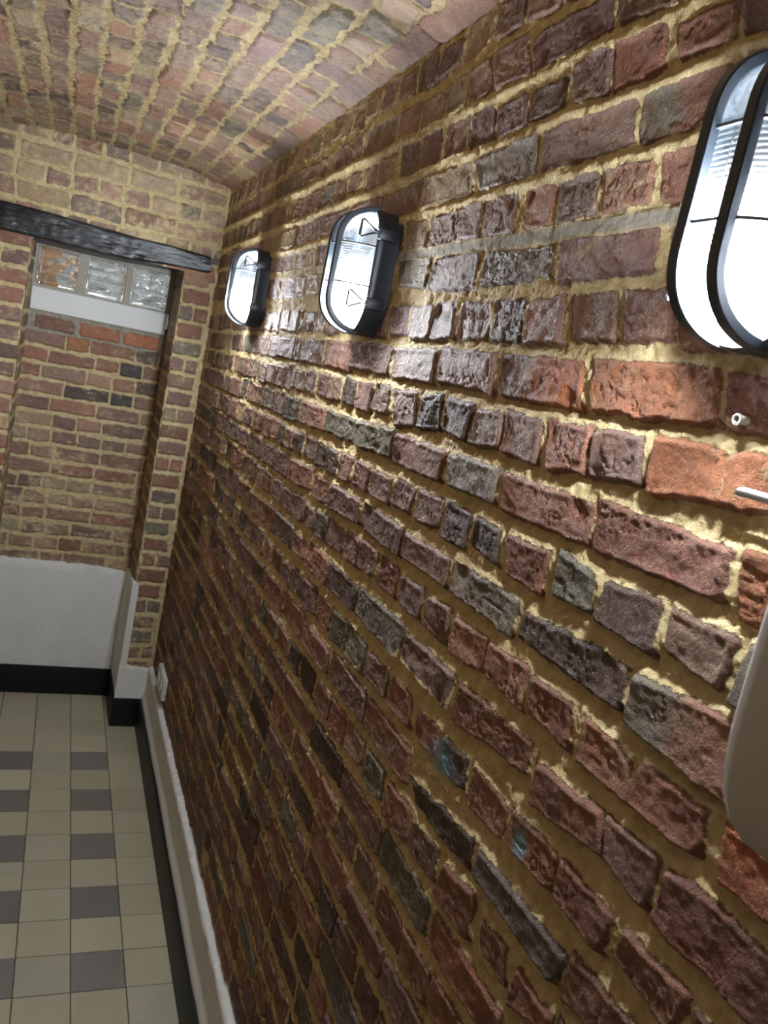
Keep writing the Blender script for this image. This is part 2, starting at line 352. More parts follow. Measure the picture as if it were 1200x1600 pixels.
CUSTOM = {
 'a': [
  ('T',[(1.433,2.185),(1.349,2.184),(1.317,2.135),(1.419,2.131)]),
  ('T',[(1.343,2.186),(1.261,2.193),(1.245,2.14),(1.308,2.136)]),
  ('P',[(1.254,2.196),(1.184,2.198),(1.157,2.141),(1.234,2.139)]),
  ('P',[(1.174,2.198),(1.084,2.201),(1.047,2.138),(1.15,2.137)]),
  ('P',[(1.06,2.189),(0.887,2.189),(0.874,2.144),(1.04,2.138)]),
  ('P',[(0.877,2.186),(0.743,2.168),(0.743,2.133),(0.861,2.147)]),
 ],
 'b': [
  ('P',[(1.502,2.119),(1.415,2.117),(1.391,2.06),(1.485,2.059)]),
  ('P',[(1.404,2.118),(1.323,2.121),(1.304,2.06),(1.379,2.058)]),
  ('P',[(1.3,2.119),(1.217,2.121),(1.209,2.061),(1.289,2.063)]),
  ('P',[(1.21,2.119),(1.142,2.12),(1.121,2.066),(1.202,2.064)]),
  ('P',[(1.129,2.109),(1.044,2.114),(1.03,2.068),(1.109,2.066)]),
  ('P',[(1.029,2.112),(0.944,2.111),(0.945,2.075),(1.026,2.073)]),
  ('P',[(0.936,2.117),(0.86,2.126),(0.85,2.071),(0.915,2.068)]),
  ('R',[(0.855,2.125),(0.769,2.122),(0.761,2.076),(0.843,2.069)]),
  ('R',[(0.745,2.111),(0.669,2.111),(0.661,2.077),(0.734,2.076)]),
  ('P',[(0.661,2.11),(0.622,2.105),(0.611,2.07),(0.65,2.075)]),
 ],
 'c': [
  ('T',[(1.345,2.046),(1.18,2.046),(1.161,1.998),(1.341,1.993)]),
  ('G',[(1.156,2.045),(0.992,2.053),(0.98,2.0),(1.125,1.993)]),
  ('P',[(0.976,2.05),(0.787,2.055),(0.781,2.003),(0.961,1.998)]),
  ('GR',[(0.778,2.054),(0.657,2.054),(0.646,2.002),(0.77,2.002)]),
 ],
 'd': [
  ('T',[(1.393,1.977),(1.292,1.97),(1.292,1.927),(1.382,1.93)]),
  ('P',[(1.28,1.972),(1.196,1.973),(1.199,1.928),(1.282,1.926)]),
  ('P',[(1.185,1.975),(1.104,1.98),(1.105,1.931),(1.191,1.93)]),
  ('P',[(1.093,1.979),(1.013,1.982),(1.003,1.932),(1.092,1.93)]),
  ('R',[(0.988,1.981),(0.915,1.979),(0.907,1.93),(0.972,1.929)]),
  ('P',[(0.907,1.979),(0.825,1.985),(0.817,1.936),(0.897,1.929)]),
  ('R',[(0.813,1.983),(0.729,1.983),(0.726,1.936),(0.803,1.934)]),
  ('R',[(0.717,1.983),(0.658,1.985),(0.645,1.93),(0.707,1.936)]),
 ],
 'e': [
  ('G',[(1.404,1.914),(1.253,1.909),(1.261,1.862),(1.377,1.866)]),
  ('P',[(1.234,1.908),(1.085,1.909),(1.079,1.858),(1.247,1.856)]),
  ('G',[(1.063,1.906),(0.892,1.904),(0.883,1.868),(1.061,1.862)]),
  ('P',[(0.877,1.91),(0.699,1.912),(0.694,1.868),(0.859,1.86)]),
  ('R',[(0.675,1.91),(0.62,1.912),(0.608,1.858),(0.665,1.861)]),
 ],
 'f': [
  ('P',[(1.394,1.827),(1.306,1.833),(1.301,1.785),(1.384,1.782)]),
  ('P',[(1.291,1.83),(1.207,1.833),(1.205,1.783),(1.283,1.777)]),
  ('P',[(1.199,1.835),(1.129,1.84),(1.122,1.784),(1.194,1.778)]),
  ('P',[(1.105,1.835),(1.021,1.837),(1.017,1.79),(1.107,1.786)]),
  ('P',[(1.002,1.837),(0.931,1.839),(0.924,1.789),(1.004,1.788)]),
  ('P',[(0.911,1.839),(0.838,1.844),(0.828,1.789),(0.907,1.786)]),
  ('P',[(0.825,1.842),(0.739,1.847),(0.732,1.799),(0.807,1.794)]),
  ('R',[(0.724,1.848),(0.656,1.849),(0.639,1.802),(0.708,1.795)]),
  ('R',[(0.644,1.846),(0.592,1.849),(0.573,1.798),(0.628,1.793)]),
 ],
 'g': [
  ('P',[(1.339,1.759),(1.159,1.765),(1.158,1.716),(1.326,1.709)]),
  ('P',[(1.137,1.769),(0.971,1.77),(0.968,1.718),(1.14,1.717)]),
  ('PO',[(0.953,1.77),(0.775,1.771),(0.76,1.721),(0.945,1.716)]),
  ('O',[(0.752,1.776),(0.569,1.78),(0.554,1.731),(0.741,1.721)]),
  ('R',[(0.556,1.778),(0.504,1.777),(0.488,1.731),(0.544,1.729)]),
 ],
 'h': [
  ('P',[(1.3,1.69),(1.204,1.696),(1.189,1.644),(1.275,1.632)]),
  ('D',[(1.177,1.694),(1.108,1.701),(1.105,1.651),(1.182,1.642)]),
  ('D',[(1.09,1.698),(1.001,1.699),(1.01,1.646),(1.089,1.653)]),
  ('P',[(0.985,1.696),(0.914,1.696),(0.911,1.653),(0.995,1.646)]),
  ('P',[(0.912,1.701),(0.822,1.698),(0.822,1.65),(0.903,1.646)]),
  ('R',[(0.812,1.701),(0.725,1.704),(0.729,1.657),(0.799,1.647)]),
  ('P',[(0.719,1.703),(0.644,1.708),(0.636,1.663),(0.72,1.657)]),
  ('O',[(0.623,1.709),(0.534,1.713),(0.529,1.669),(0.619,1.657)]),
  ('O',[(0.53,1.711),(0.481,1.714),(0.466,1.67),(0.525,1.668)]),
 ],
 'i': [
  ('R',[(1.254,1.621),(1.057,1.624),(1.062,1.578),(1.249,1.573)]),
  ('G',[(1.04,1.623),(0.895,1.629),(0.899,1.584),(1.028,1.578)]),
  ('R',[(0.885,1.625),(0.694,1.629),(0.689,1.584),(0.88,1.579)]),
  ('R',[(0.683,1.634),(0.502,1.636),(0.501,1.591),(0.68,1.583)]),
  ('O',[(0.488,1.637),(0.453,1.636),(0.44,1.589),(0.48,1.583)]),
 ],
 'j': [
  ('P',[(1.208,1.554),(1.129,1.552),(1.137,1.512),(1.218,1.506)]),
  ('P',[(1.114,1.553),(1.028,1.557),(1.035,1.517),(1.108,1.506)]),
  ('D',[(1.017,1.557),(0.941,1.557),(0.946,1.509),(1.019,1.507)]),
  ('D',[(0.927,1.558),(0.86,1.556),(0.856,1.512),(0.927,1.519)]),
  ('R',[(0.84,1.555),(0.748,1.562),(0.752,1.511),(0.828,1.512)]),
  ('G',[(0.73,1.566),(0.663,1.563),(0.657,1.523),(0.723,1.519)]),
  ('D',[(0.643,1.562),(0.565,1.567),(0.561,1.518),(0.644,1.518)]),
  ('P',[(0.548,1.567),(0.469,1.567),(0.478,1.523),(0.543,1.527)]),
 ],
 'k': [
  ('P',[(1.133,1.482),(0.966,1.487),(0.976,1.445),(1.135,1.442)]),
  ('G',[(0.956,1.488),(0.786,1.49),(0.789,1.447),(0.95,1.446)]),
  ('D',[(0.765,1.484),(0.585,1.496),(0.581,1.453),(0.769,1.451)]),
  ('GR',[(0.569,1.496),(0.433,1.507),(0.422,1.441),(0.565,1.446)]),
 ],
 'l': [
  ('P',[(1.117,1.416),(1.032,1.423),(1.036,1.375),(1.106,1.373)]),
  ('P',[(1.012,1.418),(0.942,1.426),(0.938,1.372),(1.016,1.377)]),
  ('R',[(0.921,1.42),(0.831,1.424),(0.827,1.38),(0.92,1.373)]),
  ('R',[(0.822,1.424),(0.736,1.428),(0.732,1.381),(0.82,1.383)]),
  ('R',[(0.723,1.424),(0.647,1.428),(0.642,1.38),(0.716,1.385)]),
  ('R',[(0.623,1.428),(0.546,1.42),(0.538,1.381),(0.623,1.376)]),
  ('R',[(0.532,1.424),(0.452,1.428),(0.451,1.386),(0.537,1.382)]),
  ('O',[(0.431,1.428),(0.37,1.434),(0.357,1.388),(0.424,1.382)]),
 ],
 'm': [
  ('P',[(1.057,1.344),(0.892,1.353),(0.895,1.299),(1.053,1.302)]),
  ('R',[(0.876,1.349),(0.699,1.355),(0.7,1.32),(0.873,1.296)]),
  ('R',[(0.676,1.343),(0.565,1.355),(0.549,1.319),(0.671,1.299)]),
  ('P',[(0.559,1.356),(0.484,1.36),(0.486,1.309),(0.546,1.318)]),
  ('R',[(0.473,1.361),(0.349,1.368),(0.34,1.31),(0.474,1.309)]),
 ],
 'n': [
  ('D',[(0.884,1.268),(0.815,1.273),(0.815,1.232),(0.863,1.228)]),
  ('R',[(0.795,1.27),(0.709,1.269),(0.716,1.226),(0.798,1.222)]),
  ('R',[(0.701,1.274),(0.609,1.283),(0.613,1.236),(0.692,1.232)]),
  ('R',[(0.601,1.283),(0.513,1.278),(0.525,1.236),(0.597,1.242)]),
  ('R',[(0.496,1.282),(0.417,1.287),(0.423,1.243),(0.501,1.249)]),
 ],
 'o': [
  ('D',[(0.942,1.169),(0.759,1.197),(0.763,1.153),(0.913,1.149)]),
  ('G',[(0.741,1.195),(0.562,1.201),(0.568,1.162),(0.745,1.16)]),
  ('R',[(0.554,1.211),(0.451,1.222),(0.453,1.182),(0.555,1.16)]),
 ],
 'p': [
  ('P',[(0.911,1.123),(0.835,1.135),(0.831,1.087),(0.914,1.086)]),
  ('R',[(0.808,1.131),(0.729,1.144),(0.729,1.084),(0.819,1.084)]),
  ('R',[(0.705,1.13),(0.649,1.14),(0.643,1.096),(0.699,1.104)]),
  ('R',[(0.625,1.133),(0.556,1.137),(0.562,1.115),(0.628,1.087)]),
 ],
}
# ------------------------------------------------------------------ camera (fitted to the tile grid and the vanishing points)
F_PX, CAM_H = 1272.372, 1.72
cx_ = Vector((0.91518081, -0.34881939, 0.20191364)).normalized()
fwd = Vector((0.38328981, 0.90814928, -0.16838586)).normalized()
rgt = cx_
rgt = (rgt - fwd * rgt.dot(fwd)).normalized()
upv = rgt.cross(fwd)
cam = bpy.data.cameras.new('camera'); cam_o = bpy.data.objects.new('camera', cam); COL.objects.link(cam_o)
M = Matrix((( rgt.x, upv.x, -fwd.x, 0), (rgt.y, upv.y, -fwd.y, 0), (rgt.z, upv.z, -fwd.z, CAM_H), (0, 0, 0, 1)))
cam_o.matrix_world = M
cam.sensor_fit = 'HORIZONTAL'; cam.sensor_width = 36.0; cam.lens = F_PX / 1200 * 36.0
cam.clip_start = 0.02
cam.dof.use_dof = True; cam.dof.focus_distance = 1.0; cam.dof.aperture_fstop = 19
SC.camera = cam_o

# ------------------------------------------------------------------ materials
M_WALL = brick_mat('brick_right_wall', fine=1.45, rough=0.68, spec=0.28)
M_BACK = brick_mat('brick_back_wall', mortar=(210, 192, 148), mortar2=(180, 161, 118), haze=(206, 187, 146), fine=0.8, rough=0.55)
M_VAULT = brick_mat('brick_vault', mortar=(188, 167, 124), mortar2=(156, 134, 94), haze=(176, 154, 122), fine=1.3, rough=0.6, haze_amt=0.75)
M_PLASTER = simple_mat('white_plaster', (228, 228, 225), 0.75, 0.3, noise_amt=0.06, noise_scale=9, bump=0.002, bump_scale=60)
M_LEFT = simple_mat('left_wall', (150, 128, 104), 0.8, 0.2, noise_amt=0.3, noise_scale=14)
M_PAINT = simple_mat('white_paint', (228, 229, 228), 0.6, 0.35, noise_amt=0.03, noise_scale=20, bump=0.0006, bump_scale=90)
M_SKIRT = simple_mat('black_skirting', (24, 28, 30), 0.5, 0.25, noise_amt=0.25, noise_scale=12)
M_BEAM = simple_mat('black_timber', (17, 18, 22), 0.33, 0.6, noise_scale=22, rgb2=(34, 36, 42), bump=0.006, bump_scale=45, aniso=(0.35, 1, 2.2))
M_BLACK = simple_mat('black_plastic', (40, 46, 54), 0.42, 0.5, noise_amt=0.2, noise_scale=60)
M_WIRE = simple_mat('black_wire', (14, 14, 16), 0.35, 0.5)
M_REFL = simple_mat('dark_back_plate', (20, 23, 26), 0.5, 0.3)
M_WHITEP = simple_mat('white_plastic', (214, 212, 206), 0.4, 0.5)
M_DISP = simple_mat('white_housing', (172, 166, 158), 0.5, 0.4)
M_DARKHOLE = simple_mat('dark_recess', (60, 58, 54), 0.6, 0.3)
M_CHROME = simple_mat('bare_metal', (205, 210, 216), 0.28, 0.6, metal=0.9)
M_GROUT = simple_mat('block_mortar', (176, 170, 156), 0.8, 0.2, noise_amt=0.15, noise_scale=60, bump=0.001, bump_scale=200)
M_PLUG = simple_mat('pale_plug', (190, 188, 176), 0.6, 0.3)

def glass_dome_mat():
    m, nt, out = new_mat('ribbed_lamp_glass'); g = NT(nt)
    tr = g.n('ShaderNodeBsdfTransparent'); tr.inputs[0].default_value = (0.93, 0.97, 1.0, 1)
    tl = g.n('ShaderNodeBsdfTranslucent'); tl.inputs[0].default_value = (0.86, 0.92, 0.98, 1)
    gl = g.n('ShaderNodeBsdfGlossy'); gl.inputs[0].default_value = (0.9, 0.95, 1, 1); gl.inputs['Roughness'].default_value = 0.12
    a = g.n('ShaderNodeMixShader'); a.inputs[0].default_value = 0.014
    rf = g.n('ShaderNodeBsdfRefraction'); rf.inputs['Color'].default_value = (0.9, 0.96, 1, 1); rf.inputs['IOR'].default_value = 1.3; rf.inputs['Roughness'].default_value = 0.04
    c = g.n('ShaderNodeMixShader'); c.inputs[0].default_value = 0.42
    g.l(tr.outputs[0], c.inputs[1]); g.l(rf.outputs[0], c.inputs[2])
    g.l(c.outputs[0], a.inputs[1]); g.l(tl.outputs[0], a.inputs[2])
    fr = g.n('ShaderNodeFresnel'); fr.inputs[0].default_value = 1.45
    b = g.n('ShaderNodeMixShader'); g.l(fr.outputs[0], b.inputs[0]); g.l(a.outputs[0], b.inputs[1]); g.l(gl.outputs[0], b.inputs[2])
    g.l(b.outputs[0], out.inputs[0])
    return m
M_GLASS = glass_dome_mat()

def bulb_mat(strength):
    m, nt, out = new_mat('lit_bulb'); g = NT(nt)
    e = g.n('ShaderNodeEmission'); e.inputs[0].default_value = (0.93, 0.965, 1.0, 1); e.inputs[1].default_value = strength
    g.l(e.outputs[0], out.inputs[0]); return m
BULB = 260.0
M_BULB = bulb_mat(BULB)

def block_glass_mat():
    m, nt, out = new_mat('block_glass'); g = NT(nt)
    b = g.n('ShaderNodeBsdfPrincipled'); g.l(b.outputs[0], out.inputs[0])
    b.inputs['Base Color'].default_value = (0.9, 0.95, 0.95, 1)
    b.inputs['Transmission Weight'].default_value = 1.0; b.inputs['Roughness'].default_value = 0.06
    b.inputs['IOR'].default_value = 1.45
    return m
M_BLOCK = block_glass_mat()

def tile_mat():
    m, nt, out = new_mat('cement_tiles'); g = NT(nt)
    b = g.n('ShaderNodeBsdfPrincipled'); g.l(b.outputs[0], out.inputs[0])
    vec = g.n('ShaderNodeTexCoord').outputs['Object']
    c = g.n('ShaderNodeAttribute', attribute_name='bcol').outputs['Color']
    n1 = g.noise(vec, 7, 4, 0.6); n2 = g.noise(vec, 60, 5, 0.65); n3 = g.noise(vec, 350, 3)
    c2 = g.mix(g.ramp(n1, 0.35, 0.75, 0, 0.5), c, g.mix(1.0, c, (0.8, 0.82, 0.78), 'MULTIPLY'))
    c3 = g.mix(g.ramp(n2, 0.5, 0.8, 0, 0.35), c2, g.mix(1.0, c, (0.82, 0.78, 0.72), 'MULTIPLY'))
    c4 = g.mix(g.ramp(n3, 0.35, 0.65, 0, 0.12), c3, g.mix(1.0, c, (1.25, 1.22, 1.15), 'MULTIPLY'))
    g.l(c4, b.inputs['Base Color'])
    g.l(g.math('MULTIPLY_ADD', n2, 0.25, 0.42), b.inputs['Roughness'])
    bp = g.n('ShaderNodeBump'); bp.inputs['Distance'].default_value = 0.0006; g.l(n2, bp.inputs['Height']); g.l(bp.outputs[0], b.inputs['Normal'])
    return m
M_TILE = tile_mat()

# ------------------------------------------------------------------ right wall
XW = 0.520          # face of the bricks
YB = 3.40           # back wall
YN = 3.70           # back of the niche
YF = -1.0           # end of the passage behind the camera
XL = -0.37          # left wall
ROWZ = {'a': 2.166, 'b': 2.092, 'c': 2.024, 'd': 1.954, 'e': 1.884, 'f': 1.813, 'g': 1.743, 'h': 1.673, 'i': 1.603, 'j': 1.534, 'k': 1.466, 'l': 1.399, 'm': 1.325, 'n': 1.250, 'o': 1.178, 'p': 1.108}
SLOPE = {'a': 0.0, 'b': -0.004, 'c': -0.01, 'd': -0.008, 'e': -0.004, 'f': -0.02}
bricks = []
def fill_row(zc, kind, slope, customs, h, colors_near, colors_far):
    ys = []
    for c, q in customs:
        if c in ('GR',): c = ('G', 'R')
        elif c == 'PO': c = ('P', 'O')
        bricks.append((q, c))
        ys += [p[0] for p in q]
    hi = max(ys) + 0.013 if ys else YF + 0.1
    lo = min(ys) - 0.013 if ys else None
    bricks.extend(course_fill(zc, hi, 2.0, kind, h, slope=slope, colors=colors_near))
    yy = max([p[0] for q, _ in bricks[-1:] for p in q] + [hi]) + 0.015 if hi < 2.0 else hi
    bricks.extend(course_fill(zc, yy, 3.45, kind, h + 0.003, slope=slope, colors=colors_far, joint=0.011))
    if lo is not None:
        L = course_fill(zc, 0, lo - YF, kind, h, colors=colors_near)
        for q, c in L:
            bricks.append(([(lo - p[0], p[1] + slope * (lo - p[0] - 1)) for p in (q[1], q[0], q[3], q[2])], c))
zz = 2.236
fill_row(2.238, 'h', 0.0, [], 0.05, 'TPPK', 'TPPKG')
kinds = 'shshdshshshshshshs'
for i, r in enumerate('abcdefghijklmnop'):
    kind = {'a': 's', 'b': 'h', 'c': 's', 'd': 'h', 'e': 's', 'f': 'h'}.get(r, 's' if i % 2 == 0 else 'h')
    up = i < 6
    fill_row(ROWZ[r], kind, SLOPE.get(r, -0.02), CUSTOM.get(r, []), 0.049, 'PPPPRKTG' if up else 'PPPRRDG', 'PPPKTKPG' if i < 10 else 'PPRRDGTP')
z = ROWZ['p']; k = 0
while z > 0.27:
    z -= 0.0712; k += 1
    fill_row(z, 's' if k % 2 else 'h', -0.016, [], 0.049, 'PPRRRDGP', 'PPRRPDGKP')

def nonuni(segs):
    """segs: list of (start, end, step0, step1) -> increasing coordinates"""
    out = []
    for a, b, s0, s1 in segs:
        x = a
        while x < b - 1e-9:
            out.append(x); t = (x - a) / (b - a); x += s0 + (s1 - s0) * t
    out.append(segs[-1][1])
    return np.array(out)
QUAL = 1.0
uY = nonuni([(YF, 0.27, 0.02, 0.006), (0.27, 1.35, 0.0020 * QUAL, 0.0023 * QUAL), (1.35, YB + 0.03, 0.0023 * QUAL, 0.0050 * QUAL)])
vZ = nonuni([(0.26, 0.95, 0.0034 * QUAL, 0.0026 * QUAL), (0.95, 2.0, 0.0021 * QUAL, 0.0021 * QUAL), (2.0, 2.33, 0.0024 * QUAL, 0.0026 * QUAL)])
UU, VV = np.meshgrid(uY, vZ)
rec = 0.0088 - 0.0048 * sstep(1.70, 1.92, VV) - 0.0030 * sstep(1.0, 2.4, UU)
smear = 0.16 + 0.30 * sstep(2.10, 2.26, VV) + 0.42 * sstep(1.1, 2.0, UU) * (0.35 + 0.65 * sstep(1.25, 1.6, VV)) + 0.18 * sstep(1.75, 1.85, VV) - 0.10 * sstep(1.5, 1.2, VV)
smear = np.clip(smear, 0.02, 1)
U, V, H, SD, BC, SMK = brick_field(uY, vZ, bricks, seed=3, recess=rec, smear=smear)
# proud, rounded beads of mortar in the bed joints high on the wall
bed = np.zeros_like(H)
for zc, sl in ((2.129, 0.0), (2.058, -0.006), (1.988, -0.009)):
    bed = np.maximum(bed, np.exp(-((V - (zc + sl * (U - 1)) - 0.003 * vnoise(U * 14, V * 0 + zc, 77)) / 0.0075) ** 2))
H = H + 0.0075 * bed * (0.8 + 0.3 * vnoise(U * 40, V * 40, 78)); SD = SD - 9 * bed
# the grey cement joint above the stretchers beside the lamps
zj = 1.919 - 0.002 * (U - 1) + 0.002 * vnoise(U * 11, V * 0, 79)
gj = np.exp(-((V - zj) / 0.0095) ** 4)
H = np.where(gj > 0.3, np.maximum(H, -0.001 + 0.0008 * vnoise(U * 120, V * 120, 80)), H); SD = SD - 12 * gj * sstep(2.9, 2.2, U)
CEM = gj * sstep(2.6, 1.2, U)
# long patch of mortar with a fallen brick face
pm = np.exp(-(((U - 1.005) / 0.11) ** 4 + ((V - 1.298 - 0.01 * vnoise(U * 18, V * 18, 81)) / 0.022) ** 4))
SD = SD - 10 * pm; H = H + pm * 0.004 * vnoise(U * 60, V * 60, 82)
# two dabs of blue paint
ST = np.zeros(H.shape + (3,), np.float32); ST[:] = lin((120, 172, 190))
STF = np.zeros_like(H)
for (yy, zc, ry, rz) in ((0.874, 1.240, 0.030, 0.022), (0.890, 1.226, 0.024, 0.012), (0.672, 1.25, 0.014, 0.018)):
    STF = np.maximum(STF, np.exp(-(((U - yy) / ry) ** 2 + ((V - zc) / rz) ** 2) ** 1.5) * 0.9)
P = np.stack([XW - H, U, V], -1)
wall_r = grid_mesh('wall_right', P, M_WALL, {'sd': SD, 'bcol': BC, 'smear': np.clip(SMK * 0.55, 0, 1), 'cem': CEM, 'stain': ST, 'stainf': STF}, flip=False)
tag(wall_r, kind='structure')

# ------------------------------------------------------------------ generic brick patches
def patch(name, u, v, bricks_, mapf, mat, seed, recess=0.005, smear=0.35, mask=None, cemf=None, flip=False, relief=0.8, wob=0.0032):
    U, V = np.meshgrid(u, v)
    sm = np.full(U.shape, smear) if np.isscalar(smear) else smear(U, V)
    U, V, H, SD, BC, SMK = brick_field(u, v, bricks_, seed=seed, recess=np.full(U.shape, recess), smear=sm, relief=relief, wob=wob)
    att = {'sd': SD, 'bcol': BC, 'smear': np.clip(SMK * 0.6, 0, 1)}
    if cemf is not None: att['cem'] = cemf(U, V)
    o = grid_mesh(name, mapf(U, V, H), mat, att, mask=mask(U, V) if mask else None, flip=flip)
    return tag(o, kind='structure')

# back wall (with the niche opening left out)
NX0, NX1, NZ1 = -0.157, 0.392, 1.935
bk = []
for k in range(6):
    bk += course_fill(2.300 - 0.0715 * k, XL - 0.05, 0.53, 's' if k % 2 else 'h', 0.052, colors='TTPKPTGR', joint=0.014)
zc = 1.847 + 0.069; k = 0
while zc > 0.1:
    k += 1
    # right pier: one brick (sometimes two) per course, left pier likewise
    a = NX1 + rng.uniform(0.004, 0.016); b = 0.498 + rng.normal(0, 0.006)
    for (p, q) in (((a, b),) if k % 3 else ((a, a + 0.045), (a + 0.058, b + 0.01))):
        bk.append(([(p, zc + .024), (q, zc + .024), (q, zc - .024), (p, zc - .024)], rng.choice(list('PPRPKTGR'))))
    a = NX0 - rng.uniform(0.004, 0.014)
    for (p, q) in (((a - 0.18, a),) if k % 2 else ((a - 0.085, a), (a - 0.18, a - 0.1))):
        bk.append(([(p, zc + .024), (q, zc + .024), (q, zc - .024), (p, zc - .024)], rng.choice(list('PRRPKTRO'))))
    zc -= 0.0685
ux = nonuni([(XL - 0.02, 0.54, 0.0042, 0.0042)]); vz = nonuni([(0.0, 2.36, 0.0042, 0.0042)])
def mk(U, V):
    uc = (U[:-1, :-1] + U[1:, 1:]) / 2; vc = (V[:-1, :-1] + V[1:, 1:]) / 2
    return ~((uc > NX0) & (uc < NX1) & (vc < NZ1))
patch('wall_back', ux, vz, bk, lambda U, V, H: np.stack([U, YB - H, V], -1), M_BACK, 11, recess=0.006,
      smear=lambda U, V: 0.42 + 0.3 * sstep(1.98, 2.05, V) + 0.35 * sstep(0.55, 0.35, V), mask=mk)

# cheeks of the niche
def cheek(name, x, sgn, seed):
    b = []; zc = 1.90; k = 0
    while zc > 0.1:
        k += 1
        y = YB - 0.01 if k % 2 else YB + 0.0
        for (p, q) in (((YB + 0.0, YB + 0.085), (YB + 0.10, YB + 0.30)) if k % 2 else ((YB, YB + 0.175), (YB + 0.19, YB + 0.30))):
            b.append(([(p, zc + .024), (q, zc + .024), (q, zc - .024), (p, zc - .024)], rng.choice(list('PPRDKTG'))))
        zc -= 0.0685
    u = nonuni([(YB - 0.002, YN + 0.03, 0.006, 0.006)]); v = nonuni([(0.0, NZ1 + 0.01, 0.006, 0.006)])
    patch(name, u, v, b, lambda U, V, H: np.stack([x + sgn * H, U, V], -1), M_BACK, seed, recess=0.005, smear=0.45, flip=sgn > 0)
cheek('wall_niche_right', NX1, -1, 21)
cheek('wall_niche_left', NX0, 1, 22)

# bricked-up back of the niche
nb = []
for (a, b) in ((-0.125, 0.025), (0.05, 0.205), (0.225, 0.365)):
    nb.append(([(a, 1.652), (b, 1.650), (b, 1.602), (a, 1.604)], 'O' if a > 0 else 'R'))
zc = 1.562; k = 0
while zc > 0.5:
    y = NX0 + rng.uniform(-0.06, 0.0); first = True
    while y < NX1:
        L = rng.choice([0.083, 0.09, 0.165, 0.172], p=[0.3, 0.2, 0.25, 0.25]); e = y + L
        o = rng.normal(0, 0.003, 4)
        nb.append(([(y, zc + .0235 + o[0]), (e, zc + .0235 + o[1]), (e, zc - .0235 + o[2]), (y, zc - .0235 + o[3])], rng.choice(list('PPRORKDB' if zc > 1.3 else 'PPRKTKP'))))
        y = e + 0.014
    zc -= 0.0668
ux = nonuni([(NX0 - 0.03, NX1 + 0.03, 0.0042, 0.0042)]); vz = nonuni([(0.55, 1.70, 0.0042, 0.0042)])
patch('wall_niche_back', ux, vz, nb, lambda U, V, H: np.stack([U, YN + 0.008 - H, V], -1), M_BACK, 31, recess=0.005,
      smear=lambda U, V: 0.30 + 0.5 * sstep(1.25, 0.9, V), cemf=lambda U, V: sstep(1.555, 1.585, V + 0.01 * vnoise(U * 25, V * 25, 5)))

# ------------------------------------------------------------------ brick vault
def vault_z(X):
    t = np.abs((X - 0.075) / 0.445)
    return 2.318 - 0.045 * (0.35 * t ** 2 + 0.65 * t ** 4)
vb = []; xx = -0.40; k = 0
while xx < 0.53:
    w = 0.052
    for q, c in course_fill(0, YF, YB + 0.06, 's' if k % 3 else 'h', w, colors='PPPDRTGRPDGR', joint=0.018, ls=0.18):
        vb.append(([(xx + w / 2 + p[1], p[0]) for p in q], c))
    xx += 0.0672; k += 1
ux = nonuni([(XL - 0.02, 0.545, 0.0045, 0.0045)]); vy = nonuni([(YF, 0.9, 0.03, 0.01), (0.9, YB + 0.03, 0.0046, 0.0052)])
patch('ceiling', ux, vy, vb, lambda U, V, H: np.stack([U, V, vault_z(U) - H], -1), M_VAULT, 41, recess=0.006,
      smear=lambda U, V: 0.78 + 0.25 * sstep(0.2, -0.2, U), flip=True, relief=1.5, wob=0.0065)

# ------------------------------------------------------------------ walls the photograph does not show (close the room)
bm = bmesh.new(); box_bm(bm, (XL - 0.1, YF - 0.08, 0), (XL, YB + 0.05, 2.36))
tag(bm_obj('wall_left', bm, M_LEFT, smooth=False), kind='structure')
bm = bmesh.new(); box_bm(bm, (XL - 0.1, YF - 0.08, 0), (0.62, YF, 2.36))
tag(bm_obj('wall_front', bm, M_PLASTER, smooth=False), kind='structure')

# ------------------------------------------------------------------ floor of cement tiles
TS, TX, TY = 0.13906, 0.22026, 3.1622
tv, tf, tc = [], [], []
light = [(190, 183, 157), (186, 180, 153), (193, 186, 160), (184, 179, 156), (189, 180, 156)]
dark = [(130, 126, 121), (126, 122, 117), (134, 129, 123)]
def add_tile(x0, x1, y0, y1, c):
    g = 0.0011; b = 0.0012
    x0 += g; x1 -= g; y0 += g; y1 -= g
    if x1 - x0 < 0.006 or y1 - y0 < 0.006: return
    i = len(tv); dz = rng.normal(0, 0.0003)
    for (x, y, zq) in ((x0, y0, -0.002), (x1, y0, -0.002), (x1, y1, -0.002), (x0, y1, -0.002), (x0 + b, y0 + b, dz), (x1 - b, y0 + b, dz), (x1 - b, y1 - b, dz), (x0 + b, y1 - b, dz)):
        tv.append((x, y, zq)); tc.append(c)
    tf.extend([(i + 4, i + 5, i + 6, i + 7)] + [(i + a, i + (a + 1) % 4, i + 4 + (a + 1) % 4, i + 4 + a) for a in range(4)])
for i in range(-5, 4):
    for j in range(-5, 33):
        x0, x1 = TX + i * TS, TX + (i + 1) * TS
        y1, y0 = TY - j * TS, TY - (j + 1) * TS
        x0, x1 = max(x0, XL), min(x1, 0.495); y0, y1 = max(y0, YF), min(y1, YN + 0.005)
        if x1 <= x0 or y1 <= y0: continue
        if y0 > YB:
            x0, x1 = max(x0, NX0), min(x1, NX1)
            if x1 <= x0: continue
        isd = (i in (0, -2)) and j >= 0 and j % 2 == 0
        c = lin((dark if isd else light)[rng.integers(3 if isd else 5)]) * (1 + rng.normal(0, 0.035))
        add_tile(x0, x1, y0, y1, c)
i = len(tv)
gc = lin((92, 88, 78))
for q in ((XL - 0.05, YF), (0.6, YF), (0.6, YN + 0.1), (XL - 0.05, YN + 0.1)):
    tv.append((q[0], q[1], -0.0016)); tc.append(gc)
tf.append((i, i + 1, i + 2, i + 3))
